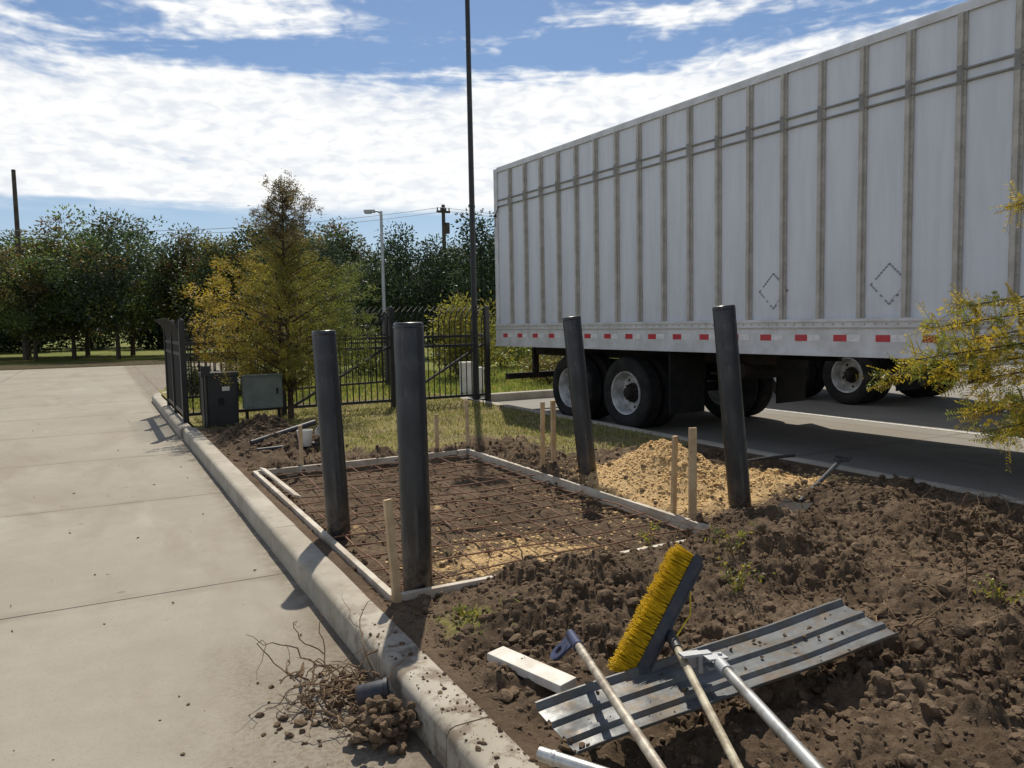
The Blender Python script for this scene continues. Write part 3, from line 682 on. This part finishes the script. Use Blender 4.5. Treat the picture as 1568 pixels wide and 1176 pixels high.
# ---------------------------------------------------------------- trailers
def build_trailer():
    parts=[]
    L=14.6; Wt=2.59
    mb=MB()
    mb.box(.02,Wt-.02,-L+.02,-.03,1.42,4.03,0)
    mb.box(0,Wt,-.11,0,1.12,4.08,2); mb.box(.09,Wt-.09,-.002,.012,1.2,3.95,0)
    mb.box(.005,Wt-.005,-L,-.11,4.03,4.1,2)
    mb.box(-.008,.004,-L,-.112,4.015,4.085,2)
    for zz in(3.45,3.55): mb.box(-.008,.02,-L,-.11,zz-.008,zz+.008,7)
    y=-.11-.42
    while y>-L:
        yy_=y
        mb.box(-.004,.02,yy_-.040,yy_+.040,1.47,4.014,1); mb.box(-.030,-.004,yy_-.019,yy_+.019,1.47,4.012,1)
        mb.box(-.034,-.030,yy_-.021,yy_+.021,3.42,3.58,7)
        for z_ in np.arange(1.55,4.0,.085):
            for dy in(-.031,.031): mb.cbox((-.006,yy_+dy,z_),(.005,.008,.008),7)
        y-=.46
    y=-.11-.42
    while y>-L:
        mb.box(Wt-.02,Wt+.03,y-.02,y+.02,1.47,4.0,1); y-=.46
    mb.box(-.012,.06,-L,-.002,1.10,1.47,2); mb.box(-.030,-.012,-L,-.002,1.445,1.475,2); mb.box(-.030,-.012,-L,-.002,1.10,1.135,2); mb.box(-.022,-.012,-L,-.002,1.375,1.39,1)
    mb.box(Wt-.06,Wt+.012,-L,-.002,1.10,1.47,2)
    for y_ in np.arange(-L+.1,-.05,.115): mb.cbox((-.016,y_,1.42),(.01,.014,.014),3)
    y=-.25
    while y>-L:
        mb.box(-.0155,-.012,y-.15,y,1.25,1.315,4); mb.box(-.0155,-.012,y-.30,y-.152,1.25,1.315,5); y-=.46
    for yc,zc in((-5.92,1.78),(-7.26,1.79)):
        s=.19
        c=[(yc,zc+s),(yc+s,zc),(yc,zc-s),(yc-s,zc)]
        for a in range(4):
            p=c[a];q=c[(a+1)%4]
            for t in np.linspace(0.04,.96,8):
                if int(t*97+a*3)%5==0: continue
                py_=p[0]+(q[0]-p[0])*t;pz=p[1]+(q[1]-p[1])*t
                ang=math.atan2(q[1]-p[1],q[0]-p[0]); M=Matrix.Translation((.012,py_,pz))@Matrix.Rotation(ang,4,'X')
                mb.box(-.004,.010,-.012,.012,-.003,.003,7,M)
        M=Matrix.Translation((.014,yc,zc))@Matrix.Rotation(R(45),4,'X'); mb.box(-.0,.008,-.12,.12,-.12,.12,0,M)
    mb.cbox((-.02,-.06,3.3),(.03,.06,.03),6); mb.tube([(-.02,-.06,3.3),(-.02,-.2,3.44)],.008,5,6)
    mb.tube([(-.02,-.06,3.3),(-.02,-.07,3.12)],.006,5,6)
    parts.append(('body',mb,[m_tpanel,m_trib,m_trail,m_trib,m_red,m_wtape,m_under,m_seam]))
    mb=MB()
    for y_ in np.arange(-L+.2,-.2,.305): mb.box(.06,Wt-.06,y_-.02,y_+.02,1.13,1.22,0)
    mb.box(.06,Wt-.06,-L+.02,-.03,1.35,1.415,0)
    for x_ in(.72,Wt-.72): mb.box(x_-.04,x_+.04,-5.4,-.2,.93,1.125,0)
    for x_ in(.72,Wt-.72): mb.box(x_-.03,x_+.03,-4.2,-1.2,.70,.92,0)
    for y_ in(-2.05,-3.34):
        M=Matrix.Translation((Wt/2,y_,.5))@Matrix.Rotation(R(90),4,'Y'); mb.lathe([(.065,-1.1),(.065,1.1)],14,0,M)
        for x_ in(.72,Wt-.72): mb.box(x_-.05,x_+.05,y_-.4,y_+.4,.58,.66,0)
    mb.box(.15,Wt-.15,-.12,-.02,.52,.62,0)
    for x_ in(.75,Wt-.75): mb.box(x_-.05,x_+.05,-.1,-.03,.62,1.12,0)
    for x_ in(.3,Wt-.3): mb.box(x_-.3,x_+.3,-4.32,-4.30,.3,1.1,1)
    for x_ in(.5,Wt-.5):
        mb.box(x_-.06,x_+.06,-L+2.7,-L+2.82,.3,1.12,0); mb.box(x_-.13,x_+.13,-L+2.6,-L+2.92,.0,.03,0); mb.box(x_-.035,x_+.035,-L+2.73,-L+2.79,.03,.3,0)
    M=Matrix.Translation((.95,-4.9,.85))@Matrix.Rotation(R(90),4,'Y'); mb.lathe([(.001,-.35),(.1,-.33),(.12,-.28),(.12,.28),(.1,.33),(.001,.35)],16,0,M)
    parts.append(('underframe',mb,[m_under,m_flap]))
    mb=MB()
    for y_ in(-2.05,-3.34):
        for x_,dr in((.20,1),(.54,-1),(Wt-.20,-1),(Wt-.54,1)):
            M=Matrix.Translation((x_,y_,.5))@Matrix.Rotation(R(-90 if dr==1 else 90),4,'Y')
            t=[(.30,.10),(.33,.125),(.40,.14),(.455,.13),(.485,.112),(.498,.09)]
            for gz in(.055,.02,-.02,-.055): t+=[(.500,gz+.014),(.500,gz+.008),(.488,gz+.006),(.488,gz-.006),(.500,gz-.008)]
            t+=[(.498,-.09),(.485,-.112),(.455,-.13),(.40,-.14),(.33,-.125),(.30,-.10)]
            mb.lathe(t,48,0,M)
            rim=[(.305,.10),(.298,.125),(.285,.12),(.275,.10),(.268,.03),(.25,-.045),(.20,-.06),(.155,-.045),(.14,-.02),(.135,-.02)]
            mb.lathe(rim,40,1,M); mb.lathe([(.30,-.10),(.27,-.10),(.262,.0)],40,1,M)
            mb.lathe([(.137,-.02),(.13,.0),(.085,.015),(.075,.09),(.06,.105),(.001,.108)],24,3,M)
            for a in range(10):
                q=2*math.pi*a/10; M2=M@Matrix.Translation((.112*math.cos(q),.112*math.sin(q),.01)); mb.lathe([(.013,0),(.013,.035),(.001,.035)],6,3,M2)
            for a in range(5):
                q=2*math.pi*(a+.5)/5; M2=M@Matrix.Translation((.205*math.cos(q),.205*math.sin(q),-.0545)); mb.lathe([(.026,0),(.001,.001)],14,2,M2)
    parts.append(('wheels',mb,[m_rubber,m_rim,m_dark,m_under]))
    return parts
th=R(3.47)
t1=empty('semi_trailer',(5.12,12.6,0),th); store=[]
for nm,mb,ms in build_trailer():
    o=mb.obj(nm,ms,t1,smooth=(nm=='wheels')); store.append(o)
t2=empty('semi_trailer',(10.0,12.9,0),R(2.0))
for o in store:
    c=bpy.data.objects.new(o.name.split('.')[0]+'_b',o.data); link(c,t2)

# ---------------------------------------------------------------- iron fence and gate
def picket(mb,p,h,out,r=.0105):
    p=Vector(p);o=Vector(out)
    pts=[p+Vector((0,0,.1)),p+Vector((0,0,h-.32)),p+o*.02+Vector((0,0,h-.2)),p+o*.08+Vector((0,0,h-.09)),p+o*.19+Vector((0,0,h))]
    mb.tube(pts,[r,r,r,r,.004],4)
def fence(name,a,b,posts,out,h=1.72,brace=False,zb=.14,ph=None):
    e=empty(name); mb=MB(); a=Vector(a);b=Vector(b);d=(b-a);L=d.length;d.normalize()
    n=int(L/.10)
    for i in range(1,n): p=a+d*(L*i/n); picket(mb,(p.x,p.y,zb),h-zb,out)
    M=Matrix.Translation((a.x,a.y,0))@Matrix.Rotation(math.atan2(d.y,d.x),4,'Z')
    for z in(zb+.10,1.28,1.12): mb.box(0,L,-.021,.021,z-.022,z+.022,0,M)
    ph=ph or h-.06
    for t in posts:
        mb.box(t-.04,t+.04,-.041,.041,0,ph,0,M); mb.lathe([(.001,.045),(.02,.04),(.036,.02),(.038,.0)],10,0,M@Matrix.Translation((t,0,ph)))
    if brace:
        for (u0,z0,u1,z1) in brace: mb.tube([M@Vector((u0,-.04,z0)),M@Vector((u1,-.04,z1))],.024,6)
    mb.obj('pickets_and_posts',[m_black],e); return e
dirn=WV(.6,.8,0)
fence('iron_gate',(1.55,12.95,0),(5.1,12.95,0),[0,1.8,3.55],dirn,1.80,[(.15,.26,1.72,1.14),(1.9,.26,3.45,1.14)],ph=1.76)
fence('iron_fence',(.12,12.85,0),(1.5,12.95,0),[0],dirn,1.66)
fence('iron_fence',(.12,12.95,0),(.12,15.8,0),[1.4,2.85],(-1,0,0),1.66)
fence('iron_fence',(.2,15.9,0),(4.9,17.3,0),[2.4,4.7],dirn,1.80)
e=empty('gate_operator_box',(.52,12.25,.12)); mb=MB(); mb.box(-.23,.23,-.16,.16,.0,.70); mb.box(-.25,.25,-.18,.18,.70,.76); mb.box(-.21,.21,-.166,-.16,.06,.64); mb.box(-.04,.04,-.178,-.166,.3,.4,1); mb.obj('housing',[m_black,m_under],e,bevel=.01)
mb=MB(); mb.box(.02,.12,-.172,-.168,.50,.56,0); mb.obj('label',[m_white],e)
mb=MB(); mb.tube([(-.2,-.25,-.1),(-.2,-.25,.85)],.02,8); mb.box(-.26,-.14,-.27,-.24,.72,.86); mb.obj('keypad_post',[m_black],e)
e=empty('electrical_cabinet',(1.06,11.95,.12)); mb=MB(); mb.box(-.26,.26,-.1,.1,.24,.70); mb.box(-.27,.27,-.12,.11,.70,.715); mb.box(-.245,.245,-.106,-.1,.26,.68); mb.box(.17,.20,-.118,-.106,.44,.52,1)
for x_ in(-.22,.22): mb.box(x_-.02,x_+.02,-.02,.02,-.2,.24,1)
mb.obj('cabinet',[m_sock,m_under],e,bevel=.006)
for (xx,yy_,h) in((5.35,14.4,.62),(5.62,14.5,.5)):
    e=empty('utility_pedestal',(xx,yy_,.08)); mb=MB(); mb.box(-.11,.11,-.09,.09,0,h); mb.box(-.12,.12,-.10,.10,h,h+.05); mb.box(-.08,.08,-.096,-.09,.1,h-.08); mb.obj('pedestal',[m_white],e,bevel=.012)
mb=MB(); a=W(-2.95,8.75,.2);b=W(-2.35,9.25,.36); mb.tube([a,b],.035,14); a2=W(-2.8,8.5,.16);b2=W(-2.2,8.8,.18); mb.tube([a2,b2],.02,10); mb.obj('black_pipe',[m_dplastic],smooth=True)
def bucket(p,s=1,rx=0):
    mb=MB(); mb.lathe([(.001,0),(.115*s,0),(.12*s,.005),(.14*s,.28*s),(.148*s,.285*s),(.148*s,.30*s),(.136*s,.30*s),(.115*s,.01*s),(.001,.01*s)],24,0); mb.tube([(.148*s*math.cos(t),.15*s*math.sin(t)*.3+.02,.29*s-.1*math.sin(t)) for t in np.linspace(0,math.pi,9)],.003,5,1)
    mb.obj('plastic_bucket',[m_white,m_silver],smooth=True,M=Matrix.Translation(p)@Matrix.Rotation(rx,4,'X'))
p=W(-2.34,8.75); p.z=h1s(p.x,p.y); bucket(p,.6); p=W(-2.22,8.95); p.z=h1s(p.x,p.y)+.05; bucket(p,.5,R(70))

# ---------------------------------------------------------------- tall pole, street lamp, utility poles, wires
e=empty('light_pole',W(-.64,13.9,0)); mb=MB(); mb.tube([(0,0,0),(0,0,4),(0,0,9)],[.058,.048,.036],12); mb.box(-.13,.13,-.13,.13,0,.16); mb.tube([(0,0,.16),(0,0,.26)],[.085,.06],12)
mb.box(-.25,.25,-.12,.12,9.0,9.1); mb.obj('pole',[m_poleblack],e,smooth=True)
e=empty('street_lamp',W(-5.3,33,0)); mb=MB(); mb.tube([(0,0,0),(0,0,6.2)],[.10,.06],10); mb.tube([(0,0,6.1),WV(-.15,0,6.2),WV(-.3,0,6.22)],[.04,.035,.03],8)
M=Matrix.Translation(WV(-.45,0,6.2))@Matrix.Rotation(-math.atan2(SA,CA),4,'Z'); mb.box(-.25,.2,-.11,.11,-.05,.06,0,M); mb.box(-.22,.05,-.09,.09,-.09,-.05,0,M); mb.obj('pole_and_head',[m_silver],e,smooth=False)
def upole(p,h,arm=True):
    e=empty('utility_pole',p); mb=MB(); mb.tube([(0,0,0),(0,0,h)],[.15,.10],10); Mx=Matrix.Rotation(-math.atan2(SA,CA)+.5,4,'Z')
    if arm:
        mb.box(-.4,.4,-.06,.06,h-.45,h-.33,0,Mx)
        for t in(-.36,-.15,.15,.36): mb.tube([Mx@Vector((t,0,h-.33)),Mx@Vector((t,0,h-.15))],.04,6)
        mb.tube([(.2,0,h-1.6),(.2,0,h-1.0)],.16,10)
    mb.obj('pole',[m_upole],e)
pa=W(-3.7,45);pb=W(-26.0,42);pc=W(25,52); upole(pa,8.2); upole(pb,10.0,False); upole(pc,9)
mb=MB()
def wire(a,b,sag):
    a=Vector(a);b=Vector(b); mb.tube([a.lerp(b,t)-Vector((0,0,sag*4*t*(1-t))) for t in np.linspace(0,1,14)],.014,4)
pe=W(-70,36)
for dz,o in((8.0,-.3),(7.9,.3),(5.2,0),(4.7,0)):
    A=pa+Vector((o,o,dz));B=pb+Vector((o,o,dz-(1.2 if dz>7 else 0)));C=pc+Vector((o,o,dz-.1)); wire(A,B,.5 if dz>7 else .4); wire(A,C,.8); wire(B,pe+Vector((o,o,dz)),.8)
mb.obj('power_lines',[m_silver])

# ---------------------------------------------------------------- tools in the foreground
def frame(o,ex,ey):
    ex=ex.normalized(); ez=ex.cross(ey).normalized(); ey=ez.cross(ex)
    M=Matrix((ex,ey,ez)).transposed().to_4x4(); M.translation=o; return M
e=empty('push_broom')
A=W(.385,2.62,.27);B=W(.660,2.88,.615); ex=(B-A); Lh=ex.length; br=WV(-1,-.15,.25)
M=frame(A,ex,br)
mb=MB(); mb.box(0,Lh,-.040,0,-.032,.032,0,M); mb.box(.01,Lh-.01,-.054,-.040,-.022,.022,0,M); mb.box(-.008,.0,-.038,-.003,-.030,.030,0,M); mb.box(Lh,Lh+.008,-.038,-.003,-.03,.03,0,M)
mb.obj('block',[m_dplastic],e,bevel=.008)
mb=MB()
for i in range(44):
    for j in range(6):
        x_=(i+.5+rng.normal(0,.12))/44*Lh;z_=(j-2.5)/6*.056; tl_=rng.normal(0,.004)
        for q in range(5):
            sx_=x_+rng.normal(0,.0025);sz_=z_+rng.normal(0,.0025); tx_=sx_+tl_+rng.normal(0,.007)-.010;tz_=sz_*1.25+rng.normal(0,.007); ln=.075+rng.normal(0,.004)
            mb.tube([(sx_,0,sz_),(tx_,ln,tz_)],[.0023,.0017],3,0,M)
mb.obj('bristles',[m_yellow],e)
sock=M@Vector((Lh*.42,-.055,0)); end=W(.60,1.72,.27)
dr=(end-sock).normalized(); mb=MB(); mb.tube([sock-dr*.02,sock+dr*.10],[.020,.018],12,1); mb.tube([sock+dr*.08,end],.0135,12,0); mb.tube([sock+dr*.08,sock+dr*.115],.0175,12,1)
mb.tube([M@Vector((Lh*.75,-.05,.02)),M@Vector((Lh*.6,-.085,.03)),sock+dr*.06],.003,5,2)
mb.obj('handle',[m_handle,m_dplastic,m_yellow],e,smooth=True)
prof=[(0,.014),(.003,0),(.050,0),(.058,.014),(.074,.014),(.082,0),(.135,0),(.143,.014),(.159,.014),(.167,0),(.225,0),(.238,.020),(.244,.020)]
A=W(.17,2.20,.235);B=W(1.47,2.93,.27); far=W(.13,2.44,.275)
M=frame(A,(B-A),(far-A)); Lp=(B-A).length; mb=MB(); nseg=14;vs=[];k=len(prof)
for i in range(nseg+1):
    u=Lp*i/nseg; bow=.002*math.sin(i*1.1)+.004*math.sin(i*.5); ww=1+.10*i/nseg
    for a,b in prof: vs.append((u,a*ww,b+bow))
mb.add(vs,[(i*k+a,(i+1)*k+a,(i+1)*k+a+1,i*k+a+1) for i in range(nseg) for a in range(k-1)],0,M)
ob=mb.obj('corrugated_metal_sheet',[m_galv]); sm=ob.modifiers.new('s','SOLIDIFY'); sm.thickness=.0025
n=90; P=np.array([tuple(M@Vector((Lp*rng.random(),.24*rng.random(),.004))) for _ in range(n)]); clods('soil_crumbs',P,.002+.011*rng.random(n)**2.5,1,m_clod)
A=W(-.09,3.12,.2);B=W(.19,2.82,.215); A.z=h1s(A.x,A.y)+.045; B.z=h1s(B.x,B.y)+.045; M=frame(A,B-A,WV(1,1,.05)); mb=MB(); mb.box(0,(B-A).length,-.045,.045,-.018,.018,0,M); mb.obj('white_board',[m_whiteboard],bevel=.003)
e=empty('pole_with_clamp_head'); A=W(.212,2.70,.36);B=W(.345,1.85,.40); d=(B-A).normalized(); mb=MB(); mb.tube([A,B+d*.5],.0145,14,0); mb.tube([A-d*.10,A+d*.03],[.017,.019],12,1)
# hooked plate with an eye, standing upright beside the socket
M=frame(A-d*.05,d,WV(1,.0,.25))@Matrix.Rotation(R(28),4,'X')
mb.box(-.05,.035,-.055,-.010,-.004,.004,1,M)
ring=M@Matrix.Translation((-.008,-.066,0)); mb.lathe([(.018,-.006),(.042,-.006),(.042,.006),(.018,.006),(.018,-.006)],24,1,ring)
mb.obj('tool',[m_alu2,m_blue],e,smooth=True)
e=empty('bull_float_pole'); A=W(.672,2.50,.36);B=W(.72,1.80,.41); d=(B-A).normalized(); mb=MB(); mb.tube([A,B+d*.4],.0175,16,0); mb.tube([A-d*.015,A+d*.06],.0215,16,1)
M=frame(A,WV(1,.25,0),d); mb.box(-.035,.035,-.07,-.015,-.004,.004,1,M@Matrix.Translation((0,0,.014))); mb.box(-.035,.035,-.07,-.015,-.004,.004,1,M@Matrix.Translation((0,0,-.014)))
mb.box(-.10,.0,-.095,-.06,-.022,.022,1,M); mb.tube([M@Vector((-.05,-.05,-.03)),M@Vector((-.05,-.05,.035))],.009,8,1); mb.box(-.12,-.05,-.07,-.03,-.035,-.027,1,M); mb.tube([M@Vector((.02,-.045,-.025)),M@Vector((.02,-.045,.028))],.008,6,1)
mb.obj('pole_and_bracket',[m_alu,m_silver],e,smooth=True)
A=W(.06,2.15,.27);B=W(.80,1.62,.30); d=(B-A).normalized(); M=Matrix.Translation(A)@d.to_track_quat('Z','Y').to_matrix().to_4x4(); Lt=(B-A).length
mb=MB(); mb.lathe([(.015,.15),(.015,0),(.0195,0),(.0195,Lt),(.001,Lt)],20,0,M); mb.lathe([(.0202,.04),(.0215,.042),(.0215,.055),(.0202,.057)],20,0,M); mb.lathe([(.001,.14),(.015,.14)],16,1,M); mb.obj('aluminium_pole',[m_alu,m_dark],smooth=True)
e=empty('shovel'); A=W(2.00,5.42);A.z=h1s(A.x,A.y)+.03; B=W(2.68,6.35,.32); d=(B-A).normalized(); mb=MB(); mb.tube([A+d*.02,B],.018,10,0)
M=frame(A,-d,WV(1,-.6,0)); vs=[]
for i in range(7):
    u=i/6*.26; ww=.10*(1 if i<4 else (1-((i-3)/3)**2*.75))
    for j in range(5): v=(j-2)/2; vs.append((u,ww*v,.015*abs(v)**2))
mb.add(vs,[(i*5+j,(i+1)*5+j,(i+1)*5+j+1,i*5+j+1) for i in range(6) for j in range(4)],1,M)
M2=frame(B,d,WV(1,-.4,0)); mb.tube([M2@Vector(p) for p in((0,0,0),(.03,-.05,0),(.10,-.06,0),(.10,.06,0),(.03,.05,0),(0,0,0))],.012,8,0)
mb.obj('blade_and_handle',[m_dplastic,m_under],e,smooth=True)
A=W(1.9,6.6,.27);B=W(2.5,6.9,.27); mb=MB(); mb.tube([A,A.lerp(B,.5)+Vector((0,0,.01)),B],.014,8); mb.obj('steel_bar',[m_dplastic],smooth=True)
